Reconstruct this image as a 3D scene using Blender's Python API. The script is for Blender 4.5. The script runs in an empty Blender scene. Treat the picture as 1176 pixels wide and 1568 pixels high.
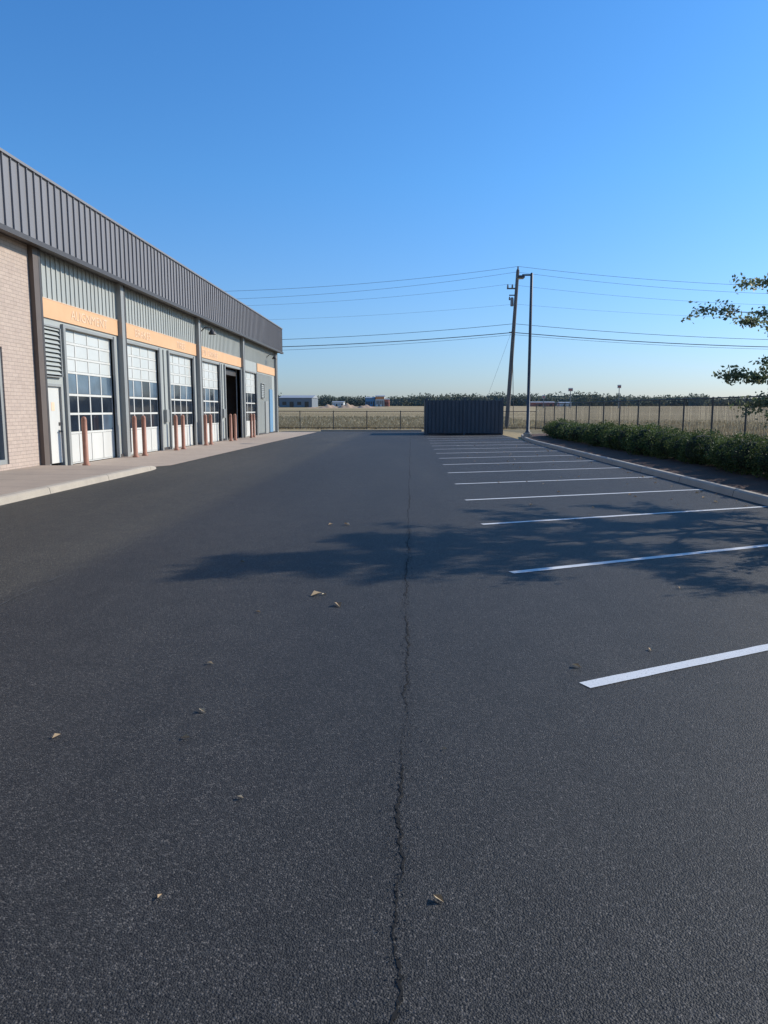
import bpy, math, random
import numpy as np
from mathutils import Vector, Matrix
R=math.radians
random.seed(7); rng=np.random.default_rng(11)
sc=bpy.context.scene
col=sc.collection

# ---------------------------------------------------------------- materials
def newmat(name):
    m=bpy.data.materials.new(name); m.use_nodes=True
    nt=m.node_tree; b=nt.nodes['Principled BSDF']
    return m,nt,b
def N(nt,t,**k):
    n=nt.nodes.new(t)
    for a,v in k.items(): setattr(n,a,v)
    return n
def coords(nt,scale=(1,1,1)):
    tc=N(nt,'ShaderNodeTexCoord'); mp=N(nt,'ShaderNodeMapping')
    mp.inputs['Scale'].default_value=scale
    nt.links.new(tc.outputs['Object'],mp.inputs['Vector'])
    return mp.outputs['Vector']
def noise(nt,vec,scale,detail=4,rough=.55):
    n=N(nt,'ShaderNodeTexNoise'); n.inputs['Scale'].default_value=scale
    n.inputs['Detail'].default_value=detail; n.inputs['Roughness'].default_value=rough
    nt.links.new(vec,n.inputs['Vector']); return n.outputs['Fac']
def ramp(nt,fac,stops):
    r=N(nt,'ShaderNodeValToRGB'); el=r.color_ramp.elements
    while len(el)<len(stops): el.new(0.5)
    for e,(p,c) in zip(el,stops):
        e.position=p; e.color=(c[0],c[1],c[2],1)
    nt.links.new(fac,r.inputs['Fac']); return r.outputs['Color']
def mix(nt,a,b,fac,mode='MIX'):
    m=N(nt,'ShaderNodeMix',data_type='RGBA',blend_type=mode)
    for s,v in ((6,a),(7,b)):
        if isinstance(v,tuple): m.inputs[s].default_value=(*v,1)
        else: nt.links.new(v,m.inputs[s])
    if isinstance(fac,(int,float)): m.inputs[0].default_value=fac
    else: nt.links.new(fac,m.inputs[0])
    return m.outputs[2]
def bump(nt,b,h,strength,dist):
    bp=N(nt,'ShaderNodeBump'); bp.inputs['Strength'].default_value=strength; bp.inputs['Distance'].default_value=dist
    nt.links.new(h,bp.inputs['Height']); nt.links.new(bp.outputs['Normal'],b.inputs['Normal'])
def pm(name,c1,c2=None,scale=3.0,rough=.7,bmp=0,bscale=60,metal=0,stretch=(1,1,1),spec=.4,detail=5):
    m,nt,b=newmat(name)
    c2=c2 or tuple(x*.85 for x in c1)
    v=coords(nt,stretch)
    f=noise(nt,v,scale,detail)
    nt.links.new(ramp(nt,f,[(.32,c1),(.68,c2)]),b.inputs['Base Color'])
    b.inputs['Roughness'].default_value=rough; b.inputs['Metallic'].default_value=metal
    b.inputs['Specular IOR Level'].default_value=spec
    if bmp: bump(nt,b,noise(nt,v,bscale,3),bmp,.01)
    return m

def asphalt():
    m,nt,b=newmat('asphalt')
    v=coords(nt); vs=coords(nt,(1,.18,1))
    big=noise(nt,vs,.4,6,.62)
    base=ramp(nt,big,[(.3,(.0245,.0235,.0225)),(.5,(.032,.030,.028)),(.72,(.044,.041,.037))])
    vo=N(nt,'ShaderNodeTexVoronoi'); vo.inputs['Scale'].default_value=150; nt.links.new(v,vo.inputs['Vector'])
    sep=N(nt,'ShaderNodeSeparateColor'); nt.links.new(vo.outputs['Color'],sep.inputs[0])
    grain=ramp(nt,sep.outputs[0],[(0,(.5,.5,.51)),(.6,(.85,.85,.85)),(.84,(1.6,1.55,1.5)),(1,(3.4,3.2,3.0))])
    c=mix(nt,base,grain,1.0,'MULTIPLY')
    n2=noise(nt,v,38,5,.7)
    c=mix(nt,c,ramp(nt,n2,[(.3,(.58,.58,.58)),(.7,(1.45,1.43,1.4))]),.9,'MULTIPLY')
    n3=noise(nt,v,3.2,4,.6)
    c=mix(nt,c,ramp(nt,n3,[(.35,(.88,.88,.88)),(.65,(1.12,1.12,1.11))]),.9,'MULTIPLY')
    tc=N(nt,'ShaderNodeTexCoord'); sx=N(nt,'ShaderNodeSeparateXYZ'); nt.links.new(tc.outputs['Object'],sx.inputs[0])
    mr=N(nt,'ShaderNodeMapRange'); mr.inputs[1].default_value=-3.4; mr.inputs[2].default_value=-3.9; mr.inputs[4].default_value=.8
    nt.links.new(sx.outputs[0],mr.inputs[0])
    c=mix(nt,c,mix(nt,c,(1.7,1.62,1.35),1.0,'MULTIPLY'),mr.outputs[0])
    nt.links.new(c,b.inputs['Base Color'])
    b.inputs['Roughness'].default_value=.66; b.inputs['Specular IOR Level'].default_value=.33
    ad=N(nt,'ShaderNodeMath',operation='MULTIPLY_ADD'); ad.inputs[1].default_value=-1.0
    nt.links.new(vo.outputs['Distance'],ad.inputs[0]); nt.links.new(n2,ad.inputs[2])
    bump(nt,b,ad.outputs[0],.7,.006)
    return m
M={}
M['asphalt']=asphalt()
M['crack']=pm('crack_dark',(.006,.006,.006),(.010,.009,.008),40,.95)
M['seam']=pm('seam_dust',(.075,.072,.068),(.045,.045,.045),30,.9,stretch=(1,.3,1))
def paint():
    m,nt,b=newmat('line_paint'); v=coords(nt)
    n=noise(nt,v,70,6,.75); n2=noise(nt,v,2.5,4)
    c=mix(nt,ramp(nt,n,[(.33,(.10,.10,.10)),(.43,(.66,.66,.66)),(1,(.78,.78,.77))]),(.56,.56,.54),n2)
    nt.links.new(c,b.inputs['Base Color']); b.inputs['Roughness'].default_value=.7
    bump(nt,b,n,.6,.006); return m
M['paint']=paint()
def concrete(name,c1,c2,joint):
    m,nt,b=newmat(name); v=coords(nt)
    c=ramp(nt,noise(nt,v,1.3,6,.7),[(.3,c1),(.7,c2)])
    c=mix(nt,c,ramp(nt,noise(nt,v,90,3),[(.3,(.8,.8,.8)),(.7,(1.1,1.1,1.1))]),1.0,'MULTIPLY')
    tc=N(nt,'ShaderNodeTexCoord'); sx=N(nt,'ShaderNodeSeparateXYZ'); nt.links.new(tc.outputs['Object'],sx.inputs[0])
    md=N(nt,'ShaderNodeMath',operation='PINGPONG'); md.inputs[1].default_value=joint/2; nt.links.new(sx.outputs[1],md.inputs[0])
    lt=N(nt,'ShaderNodeMath',operation='LESS_THAN'); lt.inputs[1].default_value=.012; nt.links.new(md.outputs[0],lt.inputs[0])
    c=mix(nt,c,(.09,.08,.07),lt.outputs[0])
    nt.links.new(c,b.inputs['Base Color']); b.inputs['Roughness'].default_value=.85
    bump(nt,b,noise(nt,v,120,3),.3,.004); return m
M['walk']=concrete('sidewalk_concrete',(.40,.31,.235),(.33,.26,.20),1.5)
M['kerb']=concrete('kerb_concrete',(.47,.40,.31),(.37,.315,.25),3.0)
M['apron']=concrete('apron_concrete',(.46,.355,.27),(.38,.295,.225),3.2)
def ground():
    m,nt,b=newmat('dry_grass_ground'); v=coords(nt,(.35,1,1)); v1=coords(nt)
    c=ramp(nt,noise(nt,v,.035,6,.6),[(.26,(.19,.175,.085)),(.40,(.33,.255,.145)),(.62,(.43,.335,.205)),(.8,(.48,.385,.25))])
    c=mix(nt,c,ramp(nt,noise(nt,v1,3.5,6,.75),[(.3,(.6,.62,.55)),(.7,(1.25,1.2,1.15))]),1.0,'MULTIPLY')
    nt.links.new(c,b.inputs['Base Color']); b.inputs['Roughness'].default_value=.95; b.inputs['Specular IOR Level'].default_value=.1
    bump(nt,b,noise(nt,v1,14,5,.7),.4,.04); return m
M['ground']=ground()
M['mulch']=pm('mulch',(.13,.062,.036),(.055,.032,.021),28,.95,1,60,detail=6)
def leaf_mat(name,cs,trans,nscale=1.2,rough=.7,spec=.15):  # leaf colour varies at random per leaf and by noise
    m,nt,b=newmat(name); v=coords(nt)
    geo=N(nt,'ShaderNodeNewGeometry')
    c=ramp(nt,geo.outputs['Random Per Island'],cs)
    c=mix(nt,c,ramp(nt,noise(nt,v,nscale,3),[(.35,(.65,.65,.65)),(.65,(1.25,1.25,1.2))]),1.0,'MULTIPLY')
    nt.links.new(c,b.inputs['Base Color']); b.inputs['Roughness'].default_value=rough; b.inputs['Specular IOR Level'].default_value=spec
    t=N(nt,'ShaderNodeBsdfTranslucent'); nt.links.new(c,t.inputs['Color'])
    ms=N(nt,'ShaderNodeMixShader'); ms.inputs[0].default_value=trans
    out=nt.nodes['Material Output']
    nt.links.new(b.outputs[0],ms.inputs[1]); nt.links.new(t.outputs[0],ms.inputs[2]); nt.links.new(ms.outputs[0],out.inputs['Surface'])
    return m
M['leaf']=leaf_mat('tree_leaves',[(0,(.13,.17,.08)),(.5,(.20,.23,.11)),(1,(.30,.28,.15))],.5,rough=.5,spec=.4)
M['hedge']=leaf_mat('hedge_leaves',[(0,(.045,.075,.025)),(.6,(.08,.115,.035)),(1,(.14,.17,.06))],.35,rough=.6,spec=.2)
M['far']=leaf_mat('distant_foliage',[(0,(.10,.125,.10)),(.6,(.14,.16,.13)),(1,(.19,.19,.145))],.3,.05)  # atmospheric haze painted in: foliage colour lightened and shifted to blue
M['farcore']=pm('distant_foliage_core',(.11,.135,.125),(.125,.15,.13),.1,.9)  # same painted haze for the solid core behind the foliage
M['core']=pm('hedge_core',(.012,.018,.008),(.02,.028,.012),6,.95)  # near-black colour stands in for the shade inside the hedge
M['bark']=pm('bark',(.12,.095,.07),(.07,.055,.04),12,.9,1,40,stretch=(1,1,.2))
M['grassblade']=leaf_mat('dry_grass_blades',[(0,(.32,.25,.14)),(.6,(.46,.37,.23)),(1,(.56,.48,.33))],.3)
M['deadleaf']=leaf_mat('fallen_leaf',[(0,(.26,.16,.08)),(.5,(.48,.33,.19)),(1,(.62,.52,.36))],.15)
def brick():
    m,nt,b=newmat('painted_brick')
    tc=N(nt,'ShaderNodeTexCoord'); s=N(nt,'ShaderNodeSeparateXYZ'); nt.links.new(tc.outputs['Object'],s.inputs[0])
    ad=N(nt,'ShaderNodeMath',operation='ADD'); nt.links.new(s.outputs[0],ad.inputs[0]); nt.links.new(s.outputs[1],ad.inputs[1])
    cb=N(nt,'ShaderNodeCombineXYZ'); nt.links.new(ad.outputs[0],cb.inputs[0]); nt.links.new(s.outputs[2],cb.inputs[1])
    br=N(nt,'ShaderNodeTexBrick'); nt.links.new(cb.outputs[0],br.inputs['Vector'])
    br.inputs['Color1'].default_value=(.49,.385,.31,1); br.inputs['Color2'].default_value=(.45,.35,.285,1)
    br.inputs['Mortar'].default_value=(.34,.265,.22,1); br.inputs['Scale'].default_value=1
    br.inputs['Brick Width'].default_value=.3; br.inputs['Row Height'].default_value=.1; br.inputs['Mortar Size'].default_value=.008
    br.inputs['Mortar Smooth'].default_value=.1
    v=coords(nt)
    c=mix(nt,br.outputs['Color'],ramp(nt,noise(nt,v,5,5),[(.3,(.92,.92,.92)),(.7,(1.05,1.05,1.05))]),1.0,'MULTIPLY')
    nt.links.new(c,b.inputs['Base Color']); b.inputs['Roughness'].default_value=.85
    inv=N(nt,'ShaderNodeMath',operation='SUBTRACT'); inv.inputs[0].default_value=1; nt.links.new(br.outputs['Fac'],inv.inputs[1])
    bump(nt,b,inv.outputs[0],.5,.006); return m
M['brick']=brick()
sv=(1,1,.25)
M['panel']=pm('grey_metal_panel',(.40,.41,.375),(.36,.37,.34),1.2,.5,stretch=sv)
M['pier']=pm('grey_steel_post',(.31,.31,.29),(.27,.272,.255),1.5,.5,stretch=sv)
M['fascia']=pm('grey_standing_seam',(.22,.21,.212),(.195,.187,.19),.6,.5,stretch=sv)
M['trim']=pm('dark_trim',(.06,.052,.048),(.075,.067,.062),2,.5)
M['brown']=pm('brown_downspout',(.13,.10,.08),(.11,.085,.07),2,.55)
M['orange']=pm('orange_band',(.74,.43,.23),(.68,.39,.20),1.5,.6)
M['cream']=pm('faded_lettering',(.78,.56,.38),(.76,.53,.35),4,.6)
M['white']=pm('white_door_panel',(.66,.64,.58),(.58,.565,.515),1.2,.45,stretch=sv)
M['whitegl']=pm('frosted_door_panel',(.60,.60,.56),(.53,.54,.50),.8,.3)
M['interior']=pm('interior_dark',(.07,.06,.05),(.04,.035,.03),2,.9)
def glass(name,c,r,sp):
    m,nt,b=newmat(name); v=coords(nt)
    nt.links.new(ramp(nt,noise(nt,v,1.1,3),[(.3,c),(.7,tuple(x*.5 for x in c))]),b.inputs['Base Color'])
    b.inputs['Roughness'].default_value=r; b.inputs['Specular IOR Level'].default_value=sp
    bump(nt,b,noise(nt,v,1.4,2),.12,.02); return m
M['glass']=glass('dark_window_glass',(.025,.035,.050),.06,.5)
M['glassb']=glass('painted_sky_glass',(.13,.19,.25),.08,.9)  # pale blue base colour stands in for reflected sky
M['rust']=pm('bollard_paint',(.42,.19,.12),(.32,.14,.085),6,.55,.2,50)
M['encl']=pm('charcoal_panel',(.085,.09,.10),(.065,.07,.078),2,.55,stretch=sv)
M['steel']=pm('bronze_steel',(.06,.065,.075),(.075,.078,.085),3,.5,metal=.1)
M['wood']=pm('pole_wood',(.18,.16,.14),(.12,.11,.10),7,.9,.8,30,stretch=(1,1,.08))
M['wire']=pm('wire_black',(.04,.045,.055),None,2,.6)
M['wirel']=pm('wire_grey',(.20,.24,.28),None,2,.5)
M['ceram']=pm('insulator',(.25,.24,.23),None,4,.3)
M['fence']=pm('fence_vinyl',(.055,.055,.052),(.07,.07,.066),4,.6)
M['lens']=pm('lamp_lens',(.5,.5,.48),None,4,.3)
M['blue']=pm('blue_cladding',(.14,.27,.40),None,.2,.6)
M['fgrey']=pm('warehouse_grey',(.18,.20,.22),(.15,.17,.19),.2,.6)
M['froof']=pm('warehouse_roof',(.33,.34,.35),None,.2,.5)
M['fwhite']=pm('far_white_wall',(.6,.6,.58),None,.2,.7)
M['fred']=pm('far_red',(.42,.16,.12),None,.2,.7)
M['forange']=pm('far_orange',(.60,.26,.12),None,.2,.7)
M['earth']=pm('bare_earth',(.45,.31,.20),(.36,.25,.16),.2,.95)

# ---------------------------------------------------------------- mesh helpers
def obj(name,me,parent=None):
    o=bpy.data.objects.new(name,me); col.objects.link(o)
    if parent: o.parent=parent
    return o
def empty(name,z=0):
    e=bpy.data.objects.new(name,None); col.objects.link(e); e.empty_display_size=.3; e.location.z=z; return e
def mesh(name,vs,fs,mat,parent=None,smooth=False):
    me=bpy.data.meshes.new(name); me.from_pydata([tuple(v) for v in vs],[],fs)
    me.materials.append(M[mat] if isinstance(mat,str) else mat)
    if smooth: me.shade_smooth()
    me.update(); return obj(name,me,parent)
BF=[(0,3,2,1),(4,5,6,7),(0,1,5,4),(1,2,6,5),(2,3,7,6),(3,0,4,7)]
def boxes(name,bl,mat,parent=None,bev=0):
    vs=[];fs=[]
    for (x0,x1,y0,y1,z0,z1) in bl:
        o=len(vs)
        vs+=[(x0,y0,z0),(x1,y0,z0),(x1,y1,z0),(x0,y1,z0),(x0,y0,z1),(x1,y0,z1),(x1,y1,z1),(x0,y1,z1)]
        fs+=[tuple(i+o for i in f) for f in BF]
    o=mesh(name,vs,fs,mat,parent)
    if bev:
        b=o.modifiers.new('bevel','BEVEL'); b.width=bev; b.segments=2; b.limit_method='ANGLE'
    return o
def quads(name,V,mat,parent=None):
    n=len(V); me=bpy.data.meshes.new(name)
    me.vertices.add(n*4); me.vertices.foreach_set('co',np.asarray(V,dtype=np.float32).ravel())
    me.loops.add(n*4); me.loops.foreach_set('vertex_index',np.arange(n*4,dtype=np.int32))
    me.polygons.add(n); me.polygons.foreach_set('loop_start',np.arange(0,n*4,4,dtype=np.int32))
    me.update(calc_edges=True); me.validate(); me.materials.append(M[mat]); return obj(name,me,parent)
def leaves(P,size,asp=.55,up=0.0):
    n=len(P); s=np.broadcast_to(size,(n,))[:,None]
    a=rng.normal(size=(n,3)); a/=np.linalg.norm(a,axis=1,keepdims=True)
    b=rng.normal(size=(n,3)); b[:,2]+=up; b-= (b*a).sum(1,keepdims=True)*a; b/=np.linalg.norm(b,axis=1,keepdims=True)
    c=np.cross(a,b)
    V=np.stack([P-a*s*.5, P+b*s*asp*.5-a*s*.05, P+a*s*.5, P-b*s*asp*.5-a*s*.05+c*s*.08],1)
    return V
def lathe(prof,segs=20,cx=0,cy=0,lean=(0,0)):
    vs=[];fs=[]
    for (r,z) in prof:
        for i in range(segs):
            a=2*math.pi*i/segs; vs.append((cx+lean[0]*z+r*math.cos(a),cy+lean[1]*z+r*math.sin(a),z))
    for j in range(len(prof)-1):
        for i in range(segs):
            k=(i+1)%segs; fs.append((j*segs+i,j*segs+k,(j+1)*segs+k,(j+1)*segs+i))
    fs.append(tuple(range((len(prof)-1)*segs,len(prof)*segs)))
    return vs,fs
def tube(pts,rad,segs=6):
    vs=[];fs=[]
    pts=[Vector(p) for p in pts]
    for j,p in enumerate(pts):
        d=(pts[min(j+1,len(pts)-1)]-pts[max(j-1,0)]).normalized()
        a=d.orthogonal().normalized(); b=d.cross(a)
        r=rad[j] if hasattr(rad,'__len__') else rad
        for i in range(segs):
            t=2*math.pi*i/segs; vs.append(p+a*math.cos(t)*r+b*math.sin(t)*r)
    for j in range(len(pts)-1):
        for i in range(segs):
            k=(i+1)%segs; fs.append((j*segs+i,j*segs+k,(j+1)*segs+k,(j+1)*segs+i))
    return vs,fs
def merge(parts):
    vs=[];fs=[]
    for v,f in parts:
        o=len(vs); vs+=list(v); fs+=[tuple(i+o for i in q) for q in f]
    return vs,fs

# ---------------------------------------------------------------- camera, light, sky
cam=bpy.data.cameras.new('camera'); co=obj('camera',cam)
cam.sensor_fit='VERTICAL'; cam.sensor_height=36; cam.lens=26.13; cam.clip_end=8000; cam.clip_start=.05
co.location=(0,0,1.7); co.rotation_euler=(R(90-7.76),0,R(2.06)); sc.camera=co
AZ,EL=R(66),R(30)
sd=Vector((math.sin(AZ)*math.cos(EL),math.cos(AZ)*math.cos(EL),math.sin(EL)))
sl=bpy.data.lights.new('sun','SUN'); sl.energy=5.0; sl.angle=R(.5); sl.color=(1,.93,.82)
so=obj('sun',sl); so.rotation_euler=sd.to_track_quat('Z','Y').to_euler(); so.location=(40,20,40)
w=bpy.data.worlds.new('World'); sc.world=w; w.use_nodes=True
nt=w.node_tree; bg=nt.nodes['Background']
sk=nt.nodes.new('ShaderNodeTexSky'); sk.sky_type='NISHITA'; sk.sun_disc=False
sk.sun_elevation=EL; sk.sun_rotation=AZ; sk.air_density=1.0; sk.dust_density=.7; sk.ozone_density=2.6; sk.altitude=50
tc=N(nt,'ShaderNodeTexCoord'); sx=N(nt,'ShaderNodeSeparateXYZ'); nt.links.new(tc.outputs['Generated'],sx.inputs[0])
gr=ramp(nt,sx.outputs[2],[(0.0,(.62,.70,.95)),(.10,(.55,.77,1.06)),(.28,(.44,.86,1.22)),(.6,(.34,.86,1.34))])
nt.links.new(mix(nt,sk.outputs[0],gr,1.0,'MULTIPLY'),bg.inputs[0]); bg.inputs[1].default_value=.15
sc.view_settings.view_transform='Standard'; sc.view_settings.look='None'; sc.view_settings.exposure=0

# ---------------------------------------------------------------- ground
def gz(y): return -.03+max(0,min(4.3,(y-80)*.0125))
def grid(name,x0,x1,y0,y1,z,mat,nx=1,ny=1):
    vs=[(x0+(x1-x0)*i/nx,y0+(y1-y0)*j/ny,z) for j in range(ny+1) for i in range(nx+1)]
    fs=[(j*(nx+1)+i,j*(nx+1)+i+1,(j+1)*(nx+1)+i+1,(j+1)*(nx+1)+i) for j in range(ny) for i in range(nx)]
    return mesh(name,vs,fs,mat)
ty_=[-1500,-50,80,150,250,350,424,500,1200,5000]
mesh('terrain',[(x,y,gz(y)) for y in ty_ for x in (-3500,3500)],[(2*j,2*j+1,2*j+3,2*j+2) for j in range(len(ty_)-1)],'ground')
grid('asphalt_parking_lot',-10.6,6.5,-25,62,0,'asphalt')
vs=[];fs=[]
ys=[-25,-10,0,8,14,18,20,20.6]+[20.8+.15*i for i in range(13)]
kv=[];kf=[]
for y in ys:
    t=min(1,max(0,(y-20.8)/1.7)); s=t*t*(3-2*t)
    z=.14*(1-s)+.012*s; xe=-7.45-.75*(1-math.sqrt(max(0,1-t*t)))*.9
    vs+=[(-10.7,y,z+.01),(xe-.2,y,z)]
    kv+=[(xe-.2,y,z),(xe-.04,y,z),(xe,y,z-.02*(1-s)),(xe+.03,y,-.01)]
for j in range(len(ys)-1):
    fs.append((2*j,2*j+1,2*j+3,2*j+2))
    for i in range(3): kf.append((4*j+i,4*j+i+1,4*j+i+5,4*j+i+4))
mesh('sidewalk',vs,fs,'walk'); mesh('kerb',kv,kf,'kerb')
mesh('concrete_apron',[(-10.7,22.0,.008),(-8.0,22.0,.008),(-7.5,23,.008),(-7.55,40,.008),(-7.5,59.8,.008),(-10.7,59.8,.008)],[(0,1,2,3,4,5)],'apron')
kv=[];kf=[]
ky=[-25+i*1.5 for i in range(51)]
pr=[(6.42,-.01),(6.45,.12),(6.49,.15),(6.6,.15),(6.62,.14),(6.62,.05)]
for y in ky:
    sh=max(0,(y-38)/12)**2*.9
    kv+=[(x+sh,y,z) for x,z in pr]
for j in range(len(ky)-1):
    for i in range(5): kf.append((6*j+i,6*j+i+1,6*j+i+7,6*j+i+6))
mesh('kerb',kv,kf,'kerb')
nx,ny=14,150; vs=[];fs=[]
for j in range(ny+1):
    y=-25+75*j/ny; sh=max(0,(y-38)/12)**2*.9
    for i in range(nx+1):
        x=6.61+sh+(10.2-6.61)*i/nx; t=i/nx
        vs.append((x,y,.11+.10*math.sin(math.pi*t)+random.uniform(-.015,.015)*(0<i<nx) - (.12 if i==nx else 0)))
for j in range(ny):
    for i in range(nx): fs.append((j*(nx+1)+i,j*(nx+1)+i+1,(j+1)*(nx+1)+i+1,(j+1)*(nx+1)+i))
mesh('mulch_bed',vs,fs,'mulch',smooth=True)
boxes('kerb',[(-7.5,.9,62,62.18,-.02,.13)],'kerb',bev=.02)
# parking lines
lv=[];lf=[]
starts=[(1.09,4.49,28.3),(1.07,7.75,26.5),(1.08,11.13,23.4),(1.05,14.2,22),(1.04,17.35,21.5),(1.03,20.5,21.5)]+[(1.02,20.5+3.15*k,21.5) for k in range(1,10)]
starts=[(1.1,-2,28.3),(1.1,-5.2,28.3)]+starts
for (x,y,a) in starts:
    a=R(a); d=Vector((math.cos(a),math.sin(a))); n=Vector((-d.y,d.x)); L=(6.36-x)/d.x
    o=len(lv); K=40
    for k in range(K+1):
        p=Vector((x,y))+d*L*k/K
        w1=.052+random.uniform(-.003,.003); w2=.052+random.uniform(-.003,.003)
        lv+=[(p.x-n.x*w1,p.y-n.y*w1,.004),(p.x+n.x*w2,p.y+n.y*w2,.004)]
    for k in range(K): lf.append((o+2*k,o+2*k+2,o+2*k+3,o+2*k+1))
mesh('parking_lines',lv,lf,'paint')
# crack
def wob(y,seed):
    return sum(math.sin(y*f+seed*ph)*a for f,ph,a in ((1.3,1,.010),(4.1,2.3,.007),(9.7,.7,.006),(23,3.1,.004),(51,1.9,.002)))
cv=[];cf=[];y=.5;j=0;rx=0
while y<61:
    near=y<9
    rx=.82*rx+random.uniform(-.006,.006)
    x=-.03+wob(y,1.7)+rx*1.2
    wd=max(.0006,.0028+.0045*math.sin(y*3.7)*math.sin(y*1.1+1)+random.uniform(-.0025,.003)) if near else .006+.003*math.sin(y)
    if y<2.6: wd*=1.7
    cv+=[(x-wd,y,.003),(x+wd*random.uniform(.6,1.2),y,.003)]
    if j: cf.append((2*j-2,2*j-1,2*j+1,2*j))
    j+=1; y+=.014 if near else .12
mesh('pavement_crack',cv,cf,'crack')
P=[]
for i in range(1500):
    y=.8+10*random.random()**1.2; P.append((-.03+wob(y,1.7)+random.gauss(0,.028),y,.005))
quads('asphalt_crumbs',leaves(np.array(P),rng.uniform(.004,.010,len(P)),.9),'seam')
sv_=[];sf=[]
for s,(x0,w0,y0,y1) in enumerate([(-3.6,.014,5,45),(-5.6,.014,8,50)]):
    o=len(sv_); K=240
    for k in range(K+1):
        y=y0+(y1-y0)*k/K; x=x0+.03*math.sin(y*.7+s)+random.uniform(-.012,.012); ww=w0*random.uniform(.1,1)
        sv_+=[(x-ww,y,.0035),(x+ww,y,.0035)]
    for k in range(K): sf.append((o+2*k,o+2*k+1,o+2*k+3,o+2*k+2))
mesh('paving_seams',sv_,sf,'seam')
# fallen leaves
lp=[(-.63,6.34,.11),(-.87,6.7,.12),(-1.18,4.0,.06),(-1.35,4.8,.05),(-1.17,3.65,.05),(.105,2.4,.05),(1.115,4.83,.07),(.176,3.57,.03),(-.875,2.38,.03),(-.746,3.06,.035),(-.95,11,.12),(1.72,5.2,.05),(-1.85,3.64,.05),(-1.29,6.1,.05),(-.8,6.72,.06),(-1.2,11,.08),(-1.9,8.2,.06),(2.6,7.1,.05)]
for i in range(60): lp.append((random.uniform(2,6.3),random.uniform(12,40),random.uniform(.05,.1)))
for i in range(40): lp.append((random.uniform(5.6,6.35),random.uniform(8,40),random.uniform(.06,.11)))
V=[]
for x,y,s in lp:
    a=random.uniform(0,6.28); d=Vector((math.cos(a),math.sin(a),0)); n=Vector((-d.y,d.x,0)); p=Vector((x,y,.006)); z=Vector((0,0,1))
    V.append([p-d*s*.5,p+z*.002,p+d*s*.5+z*s*.12,p+n*s*.32+z*s*.30])
    V.append([p-d*s*.5,p-n*s*.30+z*s*.22,p+d*s*.5+z*s*.12,p+z*.002])
quads('fallen_leaves',np.array([[list(q) for q in f] for f in V]),'deadleaf')

# ---------------------------------------------------------------- building
B=empty('service_building')
FX=-10.7; YE=59.3; ZT=4.32; ZS=6.25
doors=[('door_a',23.0,26.75),('door_b',27.95,31.6),('door_c',32.95,36.6),('door_d',38.1,41.65),('bay',42.9,46.8),('door_f',47.9,51.6)]
T=.25
seg=[]
mandoor=(21.65,22.65)
seg.append((FX-T,FX,mandoor[1],23.0,0,ZT)); seg.append((FX-T,FX,21.3,mandoor[0],0,ZT)); seg.append((FX-T,FX,mandoor[0],mandoor[1],2.5,ZT))
prev=26.75
for n,a,b in doors[1:]:
    seg.append((FX-T,FX,prev,a,0,ZT)); prev=b
seg.append((FX-T,FX,prev,YE,0,ZT))
seg.append((FX-T,FX,21.3,YE,ZT,ZS+.2))
boxes('front_wall',seg,'panel',B)
boxes('brick_wall',[(FX-T,FX+.06,4,14.2,0,ZS+.2),(FX-T,FX+.06,14.2,19.35,3.35,ZS+.2),(FX-T,FX+.06,19.35,21.0,0,ZS+.2),(FX-T,FX+.06,14.2,19.35,0,.3)],'brick',B)
boxes('storefront_glass',[(FX-.15,FX-.12,14.25,19.3,.3,3.3)],'glass',B)
fr=[(FX-.2,FX+.02,14.2,14.3,.3,3.35),(FX-.2,FX+.02,19.22,19.35,.3,3.35),(FX-.2,FX+.02,14.3,19.22,3.23,3.35),(FX-.2,FX+.02,14.3,19.22,.3,.42)]
fr+=[(FX-.2,FX,y-.04,y+.04,.42,3.23) for y in (15.5,16.7,18.0)]+[(FX-.2,FX-.004,14.3,19.22,2.3,2.38)]
boxes('storefront_frame',fr,'pier',B)
boxes('hull_walls',[(-32,FX-T,YE-.25,YE,0,8.0),(-32.2,-32,4,YE,0,8.0),(-32,FX-T,4,4.25,0,8.0)],'panel',B)
boxes('roof',[(-32,FX-.35,4.3,YE-.3,6.6,6.75)],'froof',B)
boxes('interior_floor',[(-31.9,FX-.26,4.3,YE-.3,-.02,.02)],'interior',B)
boxes('interior_partition',[(-19,-18.9,38,YE-.4,.02,6.5),(-18.8,FX-.3,42.2,42.3,.02,6.5),(-18.8,FX-.3,47.4,47.5,.02,6.5)],'interior',B)
boxes('service_lift',[(-13.8,-13.4,43.4,43.8,.02,3.6),(-13.8,-13.4,46.0,46.4,.02,3.6),(-15,-12.3,44.2,44.5,1.7,1.85),(-15,-12.3,45.4,45.7,1.7,1.85)],'rust',B)
ribs=[]
y=21.5
while y<YE-.1:
    ribs.append((FX,FX+.03,y,y+.06,4.97,ZS)); y+=.305
boxes('wall_ribs',ribs,'panel',B)
lower=[]
y=51.9
while y<57.6: lower.append((FX,FX+.025,y,y+.05,.05,4.31)); y+=.305
boxes('lower_ribs',lower,'panel',B)
ob=[(21.5,27.35),(27.65,37.3),(37.6,47.15),(52.0,58.6)]
boxes('orange_band',[(FX,FX+.05,a,b,4.40,4.94) for a,b in ob],'orange',B)
boxes('band_trim',[(FX+.002,FX+.06,a,b,4.94,4.96) for a,b in ob],'cream',B)
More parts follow.
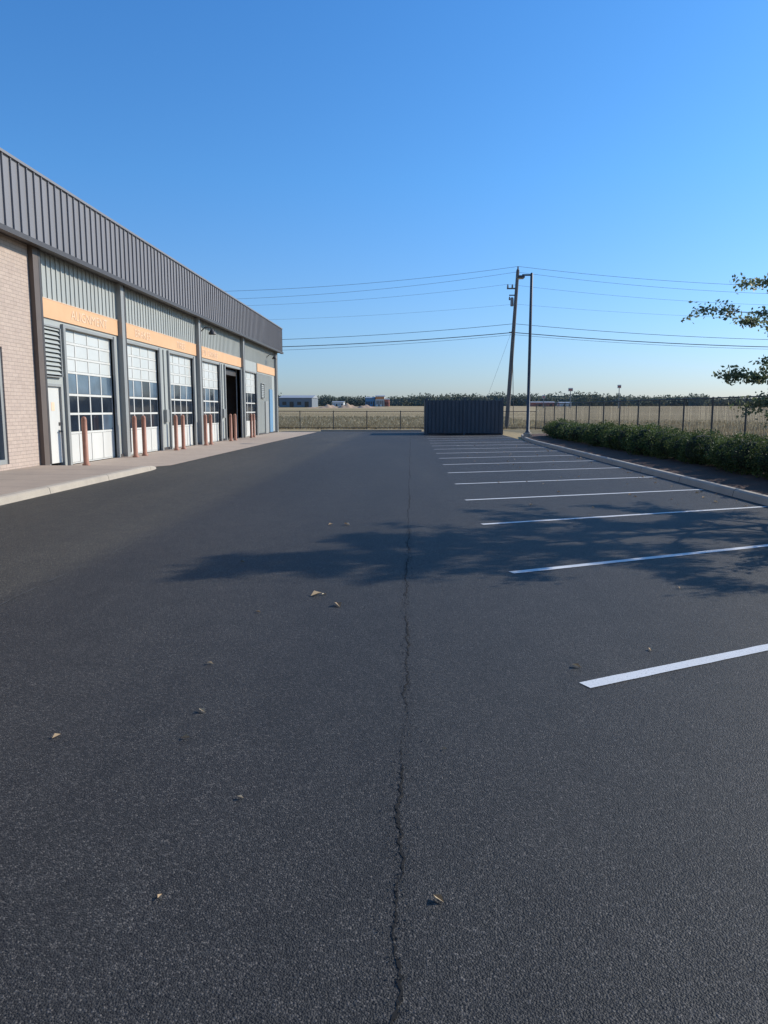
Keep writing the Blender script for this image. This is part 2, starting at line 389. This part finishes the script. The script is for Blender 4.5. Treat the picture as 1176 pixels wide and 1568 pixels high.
for t,yc in (('ALIGNMENT',24.9),('BRAKES',29.8),('TIRES',34.7),('OIL CHANGE',39.8)):
    cu=bpy.data.curves.new('lettering','FONT'); cu.body=t; cu.size=.42; cu.align_x='CENTER'; cu.align_y='CENTER'; cu.extrude=.004
    cu.materials.append(M['cream']); o=bpy.data.objects.new('lettering',cu); col.objects.link(o); o.parent=B
    o.location=(FX+.056,yc,4.66); o.rotation_euler=(R(90),0,R(90)); o.scale=(1.2,1,1)
F0=-10.3
boxes('fascia',[(F0-.12,F0,4,60.2,ZS+.08,8.12),(-32.2,F0-.12,60.1,60.2,ZS+.08,8.12)],'fascia',B)
se=[];y=4.1
while y<60.1: se.append((F0,F0+.045,y,y+.03,ZS+.1,8.1)); y+=.40+random.uniform(-.004,.004)
x=-31.8
while x<F0-.2: se.append((x,x+.03,60.2,60.245,ZS+.1,8.1)); x+=.42
boxes('standing_seams',se,'fascia',B)
boxes('fascia_cap',[(F0-.2,F0+.06,3.95,60.26,8.12,8.19)],'fascia',B)
boxes('eave_gutter',[(F0-.1,F0+.09,3.95,60.28,ZS-.06,ZS+.075)],'trim',B)
boxes('soffit',[(FX-.1,F0-.1,4,60.1,ZS,ZS+.05),(-32,FX-.1,YE+.002,60.1,ZS,ZS+.05)],'trim',B)
po=[]
for n,a,b in doors:
    po+=[(FX-.2,FX+.09,a-.15,a,0,ZT),(FX-.2,FX+.09,b,b+.15,0,ZT)]
    po.append((FX-.2,FX+.06,a,b,ZT-.10,ZT))
boxes('steel_jambs',po,'pier',B,bev=.01)
boxes('columns',[(FX,FX+.2,y,y+.28,0,ZS) for y in (27.3,37.25,47.1,58.7)],'pier',B,bev=.01)
ds=[]
for y in (21.32,27.60,37.55,47.4,59.02): ds.append((FX+.062 if y<22 else FX,FX+.2,y,y+.12,.15,ZS))
boxes('downspouts',ds,'trim',B,bev=.02)
boxes('brick_pilaster',[(FX-.05,FX+.2,21.0,21.3,0,ZS)],'brown',B)
for n,a,b in doors:
    if n=='bay': 
        boxes('rolled_door',[(FX-.9,FX-.22,a,b,ZT-.5,ZT-.2)],'trim',B); continue
    ncol=4 if n!='door_f' else 3
    X=FX-.08; zs=[.02,1.0,1.6,2.2,2.9,3.35,3.8,4.24]
    cw=(b-a)/ncol; wh=[];gl=[];gb=[];fg=[]
    for j in range(7):
        for i in range(ncol):
            r=(X-.02,X,a+i*cw+.045,a+(i+1)*cw-.045,zs[j]+.045,zs[j+1]-.045)
            if j==0: wh.append(r)
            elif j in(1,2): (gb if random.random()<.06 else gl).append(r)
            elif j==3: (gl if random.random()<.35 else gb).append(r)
            else: fg.append(r)
    boxes('door_solid_panels',wh,'white',B)
    boxes('door_windows',gl,'glass',B)
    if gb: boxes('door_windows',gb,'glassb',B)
    boxes('door_frosted',fg,'whitegl',B)
    frm=[]
    for j in range(8):
        zc=zs[j]; frm.append((X-.04,X+.012,a,b,zc-.035 if j else .02,zc+.035))
    for j in range(7):
        for i in range(ncol+1):
            yc=a+i*cw; frm.append((X-.04,X+.015,max(a,yc-.035),min(b,yc+.035),zs[j]+.041,zs[j+1]-.041))
    boxes('door_frame',frm,'white',B)
boxes('personnel_door',[(FX-.10,FX-.04,21.7,22.6,.12,2.42)],'white',B,bev=.01)
boxes('door_jamb',[(FX-.2,FX+.03,21.65,21.7,0,2.5),(FX-.2,FX+.03,22.6,22.65,0,2.5),(FX-.2,FX+.03,21.7,22.6,2.42,2.5)],'pier',B)
boxes('door_handle',[(FX-.04,FX+.03,22.48,22.54,1.05,1.10),(FX+.01,FX+.03,22.36,22.54,1.06,1.09),(FX-.04,FX-.02,22.46,22.56,1.25,1.35)],'trim',B)
boxes('door_notice',[(FX-.04,FX-.034,22.05,22.25,1.70,1.95)],'cream',B)
def louvre(y0,y1,z0,z1):
    vs=[];fs=[];z=z0+.05
    while z<z1-.05:
        o=len(vs); vs+=[(FX+.005,y0,z+.12),(FX+.09,y0,z),(FX+.09,y1,z),(FX+.005,y1,z+.12)]; fs.append((o,o+1,o+2,o+3)); z+=.13
    mesh('louvre_blades',vs,fs,'panel',B)
    boxes('louvre_frame',[(FX,FX+.1,y0-.05,y0,z0,z1),(FX,FX+.1,y1,y1+.05,z0,z1),(FX,FX+.1,y0,y1,z1,z1+.05),(FX,FX+.1,y0,y1,z0-.03,z0)],'pier',B)
    boxes('louvre_back',[(FX,FX+.004,y0,y1,z0,z1)],'trim',B)
louvre(21.6,22.6,2.72,4.15); louvre(53.2,54.2,2.6,3.6)
boxes('rear_door',[(FX+.026,FX+.07,54.6,55.6,.05,2.4)],'pier',B)
boxes('blue_door',[(FX+.026,FX+.08,56.2,57.4,.1,3.3)],'blue',B)
boxes('base_flashing',[(FX+.0,FX+.05,a,b,0.01,.12) for a,b in((26.92,27.28),(31.77,32.78),(36.77,37.2),(41.82,42.72),(51.77,58.6))],'trim',B)
boxes('wall_box',[(FX,FX+.14,32.1,32.45,1.2,1.75),(FX,FX+.14,42.1,42.4,1.3,1.8)],'pier',B,bev=.01)
boxes('conduit',[(FX,FX+.045,32.25,32.30,1.75,4.3),(FX,FX+.045,42.22,42.27,1.8,4.3)],'pier',B)
for (y,z) in ((38.2,5.75),(55.6,5.7)):
    v1=tube([(FX,y,z-.1),(FX+.25,y,z+.12),(FX+.5,y,z+.12),(FX+.62,y,z)],.025,8)
    v,f=lathe([(.20,-.22),(.19,-.15),(.12,-.06),(.06,0),(.05,.06)],16)
    v2=([(p[0]+FX+.62,p[1]+y,p[2]+z) for p in v],f)
    v,f=merge([v1,v2]); mesh('wall_lamp',v,f,'trim',B,smooth=True)
for y in (22.75,26.95,27.9,31.75,32.75,36.4,37.35,41.55,42.6,46.9,47.75):
    z0=.01
    v,f=lathe([(.115,z0),(.115,z0+.05),(.082,z0+.06),(.082,1.42),(.07,1.48),(.045,1.515),(.0,1.525)],20)
    o=mesh('bollard',v,f,'rust'); o.location=(-10.08,y,0); o.data.shade_smooth()

# ---------------------------------------------------------------- dumpster enclosure
E=empty('dumpster_enclosure')
ex0,ex1,ey0,ey1=1.05,6.55,53.6,58.2
boxes('enclosure_walls',[(ex0,ex0+.1,ey0,ey1,0,2.5),(ex1-.1,ex1,ey0,ey1,0,2.5),(ex0+.1,ex1-.1,ey1-.1,ey1,0,2.5)],'encl',E)
boxes('gates',[(ex0+.18,(ex0+ex1)/2-.03,ey0,ey0+.06,.08,2.42),((ex0+ex1)/2+.03,ex1-.18,ey0,ey0+.06,.08,2.42)],'encl',E)
rb=[];x=ex0+.2
while x<ex1-.2:
    rb.append((x,x+.17,ey0-.05,ey0,.1,2.42+.03*random.random())); x+=.28
y=ey0+.1
while y<ey1: rb+= [(ex0-.04,ex0,y,y+.17,.02,2.5),(ex1,ex1+.04,y,y+.17,.02,2.5)]; y+=.28
boxes('slats',rb,'encl',E)
boxes('posts',[(x,x+.14,ey0-.08,ey0+.08,0,2.62) for x in (ex0,(ex0+ex1)/2-.07,ex1-.14)],'encl',E)
boxes('gate_hardware',[(ex0+.16,ex1-.16,ey0+.065,ey0+.11,z,z+.07) for z in (.4,2.0)],'steel',E)
boxes('bin',[(2,5.6,54.8,57,.15,1.5)],'trim',E,bev=.05)

# ---------------------------------------------------------------- street lamp
L=empty('street_lamp'); lx,ly=6.98,45
v,f=lathe([(.25,0),(.25,.35),(.22,.4)],20,lx,ly); mesh('concrete_base',v,f,'kerb',L)
v,f=lathe([(.15,.4),(.15,.46),(.10,.5),(.09,5),(.08,9.6),(.03,9.66)],16,lx,ly); mesh('shaft',v,f,'steel',L,smooth=True)
boxes('arm',[(lx-.55,lx,ly-.04,ly+.04,9.48,9.57)],'steel',L)
boxes('lamp_head',[(lx-.85,lx-.42,ly-.26,ly+.26,9.34,9.48)],'steel',L,bev=.03)
boxes('lamp_lens',[(lx-.8,lx-.47,ly-.2,ly+.2,9.32,9.345)],'lens',L)
# ---------------------------------------------------------------- utility pole + wires
U=empty('utility_pole'); px,py=9.15,72; ln=.05
v,f=lathe([(.21,-.1),(.2,2),(.18,8),(.15,14.6),(.1,14.75)],14,px,py,(ln,0)); mesh('shaft',v,f,'wood',U,smooth=True)
PX=lambda z:px+ln*z
boxes('brackets',[(PX(13)-.9,PX(13),py-.05,py+.05,12.95,13.07),(PX(12.4)-.65,PX(12.4),py-.04,py+.04,12.35,12.45),(PX(9)-.4,PX(9),py-.05,py+.05,8.95,9.05)],'wood',U)
ins=[]
for (x,z) in ((PX(14.8),14.7),(PX(13)-.82,13.07),(PX(13)-.4,13.07),(PX(12.4)-.6,11.95)):
    v,f=lathe([(.04,0),(.1,.05),(.05,.1),(.1,.15),(.05,.2),(.08,.26),(.02,.33)],10); ins.append(([(p[0]+x,p[1]+py,p[2]+z) for p in v],f))
v,f=merge(ins); mesh('insulators',v,f,'ceram',U)
v,f=lathe([(.13,11.4),(.15,11.45),(.15,12.1),(.1,12.2)],12,PX(11.6)-.33,py); mesh('cutout_can',v,f,'ceram',U)
v,f=tube([(PX(9)+.19,py-.1,.5),(PX(9)-.1,py-.22,8.5),(PX(12)-.1,py-.2,12)],.03,6); mesh('riser',v,f,'wire',U)
W=empty('power_lines')
def wire(z,r,mat,dl,dr,sag,off=0):
    a=(PX(z)+off,py,z)
    for d,dz in ((-64,dl),(66,dr)):
        pts=[]
        for i in range(33):
            t=i/32; pts.append((a[0]+d*t,py+.02*d*t,z+dz*t-4*sag*t*(1-t)))
        v,f=tube(pts,r,5); mesh('wire',v,f,mat,W,smooth=True)
wire(15.0,.015,'wirel',-.5,0,2.0); wire(14.5,.013,'wirel',-.6,0,2.2,-.1); wire(13.4,.010,'wirel',0,-.2,2.0,-.82)
wire(11.6,.008,'wirel',0,0,1.5); wire(9.8,.020,'wire',-.2,-.3,1.5); wire(9.0,.034,'wire',-.1,-.2,1.4); wire(8.8,.014,'wire',-.3,-.1,1.45)
v,f=tube([(PX(9),py,9.6),(6.4,py+2,-.05)],.010,5); mesh('guy_wire',v,f,'wirel',W)
for X in (-55,75):
    o=empty('utility_pole'); v,f=lathe([(.2,-.1),(.16,8),(.12,15)],12); mesh('shaft',v,f,'wood',o); boxes('crossarm',[(-.9,.9,-.06,.06,14.2,14.32)],'wood',o); o.location=(X,py+.02*X,0)

# ---------------------------------------------------------------- fences
def fence(p0,p1,h,name,sp=.075,wd=.0035):
    F=empty(name); p0=Vector((*p0,0)); p1=Vector((*p1,0)); L=(p1-p0).length; d=(p1-p0)/L; n=Vector((-d.y,d.x,0)); parts=[]
    k=int(L/3)
    for i in range(k+1):
        v,f=lathe([(.045,-.05),(.045,h+.04),(.0,h+.08)],8); q=p0+d*(L*i/k); parts.append(([(a+q.x,b+q.y,c) for a,b,c in v],f))
    for z in (h,.12): parts.append(tube([p0+Vector((0,0,z)),p1+Vector((0,0,z))],.03,6))
    v,f=merge(parts); mesh('posts_and_rails',v,f,'fence',F)
    V=[]; s=-h
    z0,z1=.05,h-.02; H=z1-z0
    while s<L:
        for sg in (1,-1):
            a,b=(s,s+H) if sg==1 else (s+H,s)
            a0,b0=a,b; za,zb=z0,z1
            def cl(t,a0,b0): return z0+(z1-z0)*(t-a0)/(b0-a0)
            lo,hi=0,L
            if a<lo: za=cl(lo,a0,b0); a=lo
            if b<lo: zb=cl(lo,a0,b0); b=lo
            if a>hi: za=cl(hi,a0,b0); a=hi
            if b>hi: zb=cl(hi,a0,b0); b=hi
            A=p0+d*a+n*.04; Bv=p0+d*b+n*.04
            wv=d*wd
            V.append([(A.x-wv.x,A.y-wv.y,za),(A.x+wv.x,A.y+wv.y,za),(Bv.x+wv.x,Bv.y+wv.y,zb),(Bv.x-wv.x,Bv.y-wv.y,zb)])
        s+=sp
    quads('chain_link_mesh',np.array(V),'fence',F)
    return d,n,L,p0,F
d,n_,L_,p0_,F_=fence((17,6),(11.6,70),2.3,'chain_link_fence',wd=.0045)
V=[];s=.1
while s<L_:
    if random.random()<.8:
        a=p0_+d*s+n_*.045; wv=d*.012; zt=2.22-random.random()*.05
        V.append([(a.x-wv.x,a.y-wv.y,.06),(a.x+wv.x,a.y+wv.y,.06),(a.x+wv.x,a.y+wv.y,zt),(a.x-wv.x,a.y-wv.y,zt)])
    s+=.13
quads('slats',np.array(V),'fence',F_)
fence((11.6,70.02),(-45,70),1.65,'chain_link_fence')

# ---------------------------------------------------------------- hedge
H=empty('hedge'); P=[];S=[];cores=[]
y=1.0
while y<46:
    cx=8.35+random.uniform(-.12,.12)+max(0,(y-38)/12)**2*.6; rx=.66*random.uniform(.9,1.15); ry=.74*random.uniform(.9,1.15); rz=.52*random.uniform(.8,1.18)
    cz=.60
    n=3600 if 12<y<26 else (2000 if y<34 else 950)
    if y<10: n=900
    dirs=rng.normal(size=(n,3)); dirs/=np.linalg.norm(dirs,axis=1,keepdims=True)
    lump=1+.12*np.sin(dirs[:,0]*5+y)*np.cos(dirs[:,2]*6+y*2)+.10*np.sin(dirs[:,1]*9+y)
    rr=(.80+.27*rng.random(n)**.7)*lump
    q=dirs*rr[:,None]*np.array([rx,ry,rz])+np.array([cx,y,cz]); q[:,2]=np.maximum(q[:,2],.12)
    P.append(q); S.append(rng.uniform(.035,.07,n)*(1 if y<26 else 1.5))
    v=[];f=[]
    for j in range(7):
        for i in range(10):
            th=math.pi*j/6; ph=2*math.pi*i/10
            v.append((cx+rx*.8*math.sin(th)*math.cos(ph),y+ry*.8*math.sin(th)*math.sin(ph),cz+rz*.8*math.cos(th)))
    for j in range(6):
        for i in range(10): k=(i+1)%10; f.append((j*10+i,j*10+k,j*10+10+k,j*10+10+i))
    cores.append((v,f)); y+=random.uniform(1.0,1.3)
P=np.concatenate(P);S=np.concatenate(S)
quads('foliage',leaves(P,S,.6),'hedge',H)
v,f=merge(cores); mesh('dark_filler_core',v,f,'core',H)  # solid dark filler added to block see-through, inner shade as colour

# ---------------------------------------------------------------- oak tree on the right
random.seed(21)
TR=empty('oak_tree'); tx,ty=8.3,12.5
parts=[];tips=[]
tp=[(tx,ty,.1),(tx+.05,ty,1.2),(tx-.03,ty+.05,2.4),(tx+.06,ty,3.6),(tx,ty-.04,4.8),(tx+.03,ty,5.9),(tx-.02,ty,7.1)]
parts.append(tube(tp,[.13,.105,.085,.065,.045,.025,.008],10))
def crownR(z):
    return np.interp(z,[1.3,1.9,2.6,3.4,4.0,4.8,5.6,6.4,7.2],[1.9,2.9,3.45,3.3,2.7,1.7,1.0,.5,.2])
nb=50
for i in range(nb):
    z=1.3+5.3*(i/nb)**1.1; az=i*2.39996+random.uniform(-.3,.3); Lr=float(crownR(z+.3))*random.uniform(.80,1.06)
    base=Vector((tx,ty,z)); pts=[base]; d=Vector((math.cos(az),math.sin(az),random.uniform(.08,.34))); p=base.copy(); K=7
    for k in range(K):
        d=d+Vector((random.uniform(-.12,.12),random.uniform(-.12,.12),random.uniform(-.14,.08)))
        p=p+d.normalized()*Lr/K; pts.append(p.copy())
    r0=.028*(1-i/nb)+.010
    parts.append(tube(pts,[r0*(1-k/(K+.5)) for k in range(K+1)],5))
    dens=random.choice((.5,1,1.5))
    for k in range(2,K+1):
        for s in range(4):
            d2=(d.normalized()*.9+Vector((random.gauss(0,.45),random.gauss(0,.45),random.gauss(.02,.22)))).normalized()
            l2=random.uniform(.12,.42); q0=pts[k]; q1=q0+d2*l2*.5; q2=q1+(d2+Vector((0,0,random.uniform(-.25,.2)))).normalized()*l2*.5
            parts.append(tube([q0,q1,q2],[.007,.005,.003],3)); tips.append((q1,.07,dens)); tips.append((q2,.08,dens))
v,f=merge(parts); mesh('trunk_and_branches',v,f,'bark',TR)
P=[]
for q,s,dn in tips:
    for k in range(int(random.randint(16,36)*dn)): P.append((q.x+random.gauss(0,s),q.y+random.gauss(0,s),q.z+random.gauss(0,s*.6)))
P=np.array(P); quads('leaves',leaves(P,rng.uniform(.05,.09,len(P)),.55),'leaf',TR)

# ---------------------------------------------------------------- dry grass
n=30000
yy=rng.uniform(10,110,n); xx=17.3-.0844*(yy-6)+.4+rng.random(n)**1.5*35
hh=rng.uniform(.15,.55,n); a=rng.uniform(0,6.28,n); wv=rng.uniform(.02,.05,n)*(1+yy/60)
b0=np.stack([xx-np.cos(a)*wv,yy-np.sin(a)*wv,np.full(n,-.03)],1); b1=np.stack([xx+np.cos(a)*wv,yy+np.sin(a)*wv,np.full(n,-.03)],1)
lx_=rng.normal(0,.12,n); ly_=rng.normal(0,.12,n)
t1=np.stack([xx+lx_+.004,yy+ly_,hh],1); t0=np.stack([xx+lx_-.004,yy+ly_,hh],1)
quads('dry_grass',np.stack([b0,b1,t1,t0],1),'grassblade')
n=14000
xx=rng.uniform(-45,16,n); yy=70.4+rng.random(n)**1.6*60
hh=rng.uniform(.1,.4,n); wv=rng.uniform(.04,.1,n); zz=np.maximum(0,(yy-80)*.0125)-.03
b0=np.stack([xx-wv,yy,zz],1); b1=np.stack([xx+wv,yy,zz],1); t1=np.stack([xx+.01,yy,zz+hh],1); t0=np.stack([xx-.01,yy,zz+hh],1)
quads('dry_grass',np.stack([b0,b1,t1,t0],1),'grassblade')

# ---------------------------------------------------------------- distance
def treeline(name,Y,x0,x1,h0,h1,n,sz):
    T=empty(name,gz(Y)-.2); P=[]; x=x0; cb=[]
    while x<x1:
        wdt=random.uniform(6,16); h=random.uniform(h0,h1)*(1+.14*math.sin(x*.021+Y)+.10*math.sin(x*.09)); dy=random.uniform(-15,15)
        m=int(n*wdt/10)
        q=rng.normal(size=(m,3)); q/=np.linalg.norm(q,axis=1,keepdims=True); q*=(.6+.42*rng.random(m))[:,None]
        q*=np.array([wdt*.6,wdt*.5,h*.5]); q+=np.array([x,Y+dy,h*.52]); q[:,2]=np.maximum(q[:,2],.3); P.append(q)
        cb.append((x-wdt*.5,x+wdt*.5,Y+dy+2,Y+dy+4,-.1,h*.75))
        x+=wdt*.5
    P=np.concatenate(P); quads('foliage',leaves(P,rng.uniform(sz*.5,sz*1.2,len(P)),.8),'far',T)
    boxes('understorey',cb,'farcore',T)
treeline('distant_trees',440,-330,340,4.6,7.0,240,1.1)
treeline('distant_trees',640,-520,640,9.5,13.0,130,1.8)
def building(name,x,y,w,d,h,wall,roof,extra=None):
    o=empty(name,gz(y)-.1); boxes('walls',[(x,x+w,y,y+d,0,h)],wall,o)
    vs=[(x-.3,y-.3,h),(x+w+.3,y-.3,h),(x+w+.3,y+d+.3,h),(x-.3,y+d+.3,h),(x-.3,y+d/2,h+.12*d*.5),(x+w+.3,y+d/2,h+.12*d*.5)]
    mesh('roof',vs,[(0,1,5,4),(2,3,4,5),(1,2,5),(3,0,4)],roof,o)
    boxes('openings',[(x+w*t,x+w*t+w*.12,y-.08,y-.02,.2 if i%2 else 1.2,h*.6) for i,t in enumerate((.1,.32,.55,.78))],'glass',o)
    if extra: boxes('trim_band',[(x-.1,x+w+.1,y-.15,y-.02,h*.72,h*.95)],extra,o)
building('warehouse',-60,340,15,22,4.4,'fgrey','froof')
building('retail_building',-24,395,5,10,4.6,'blue','froof')
building('retail_building',-18.5,393,4.5,10,5.4,'fwhite','froof','forange')
building('retail_building',-13.8,394,2.2,8,3.8,'fred','froof')
building('farm_shed',62,390,12,8,2.2,'fred','froof')
building('farm_shed',77,392,6,8,2.0,'fwhite','froof')
building('retail_building',22,400,7,8,2.4,'fwhite','froof')
building('retail_building',-42,400,6,8,2.4,'fwhite','froof')
for (x,y,h,wd) in ((63,300,8.0,1.8),(82,300,9.2,1.4),(52.5,300,5.2,1.2)):
    o=empty('roadside_sign',gz(y)-.1); v,f=lathe([(.18,0),(.14,h-1.2)],10,x,y); mesh('pole',v,f,'fgrey',o)
    boxes('sign_board',[(x-wd/2,x+wd/2,y-.2,y+.2,h-1.3,h)],'fwhite',o,bev=.05); boxes('sign_face',[(x-wd*.4,x+wd*.4,y-.24,y-.21,h-1.1,h-.4)],'fred',o)
vs=[];fs=[];nx,ny=60,10
for j in range(ny+1):
    for i in range(nx+1):
        x=-44+34*i/nx; yv=300+16*j/ny; s=math.sin(math.pi*i/nx)*math.sin(math.pi*j/ny)
        vs.append((x,yv,gz(yv)-.1+s*(1.1+.7*math.sin(i*.45)+.4*math.sin(i*1.3+j))))
for j in range(ny):
    for i in range(nx): fs.append((j*(nx+1)+i,j*(nx+1)+i+1,(j+1)*(nx+1)+i+1,(j+1)*(nx+1)+i))
mesh('earth_mound',vs,fs,'earth',smooth=True)
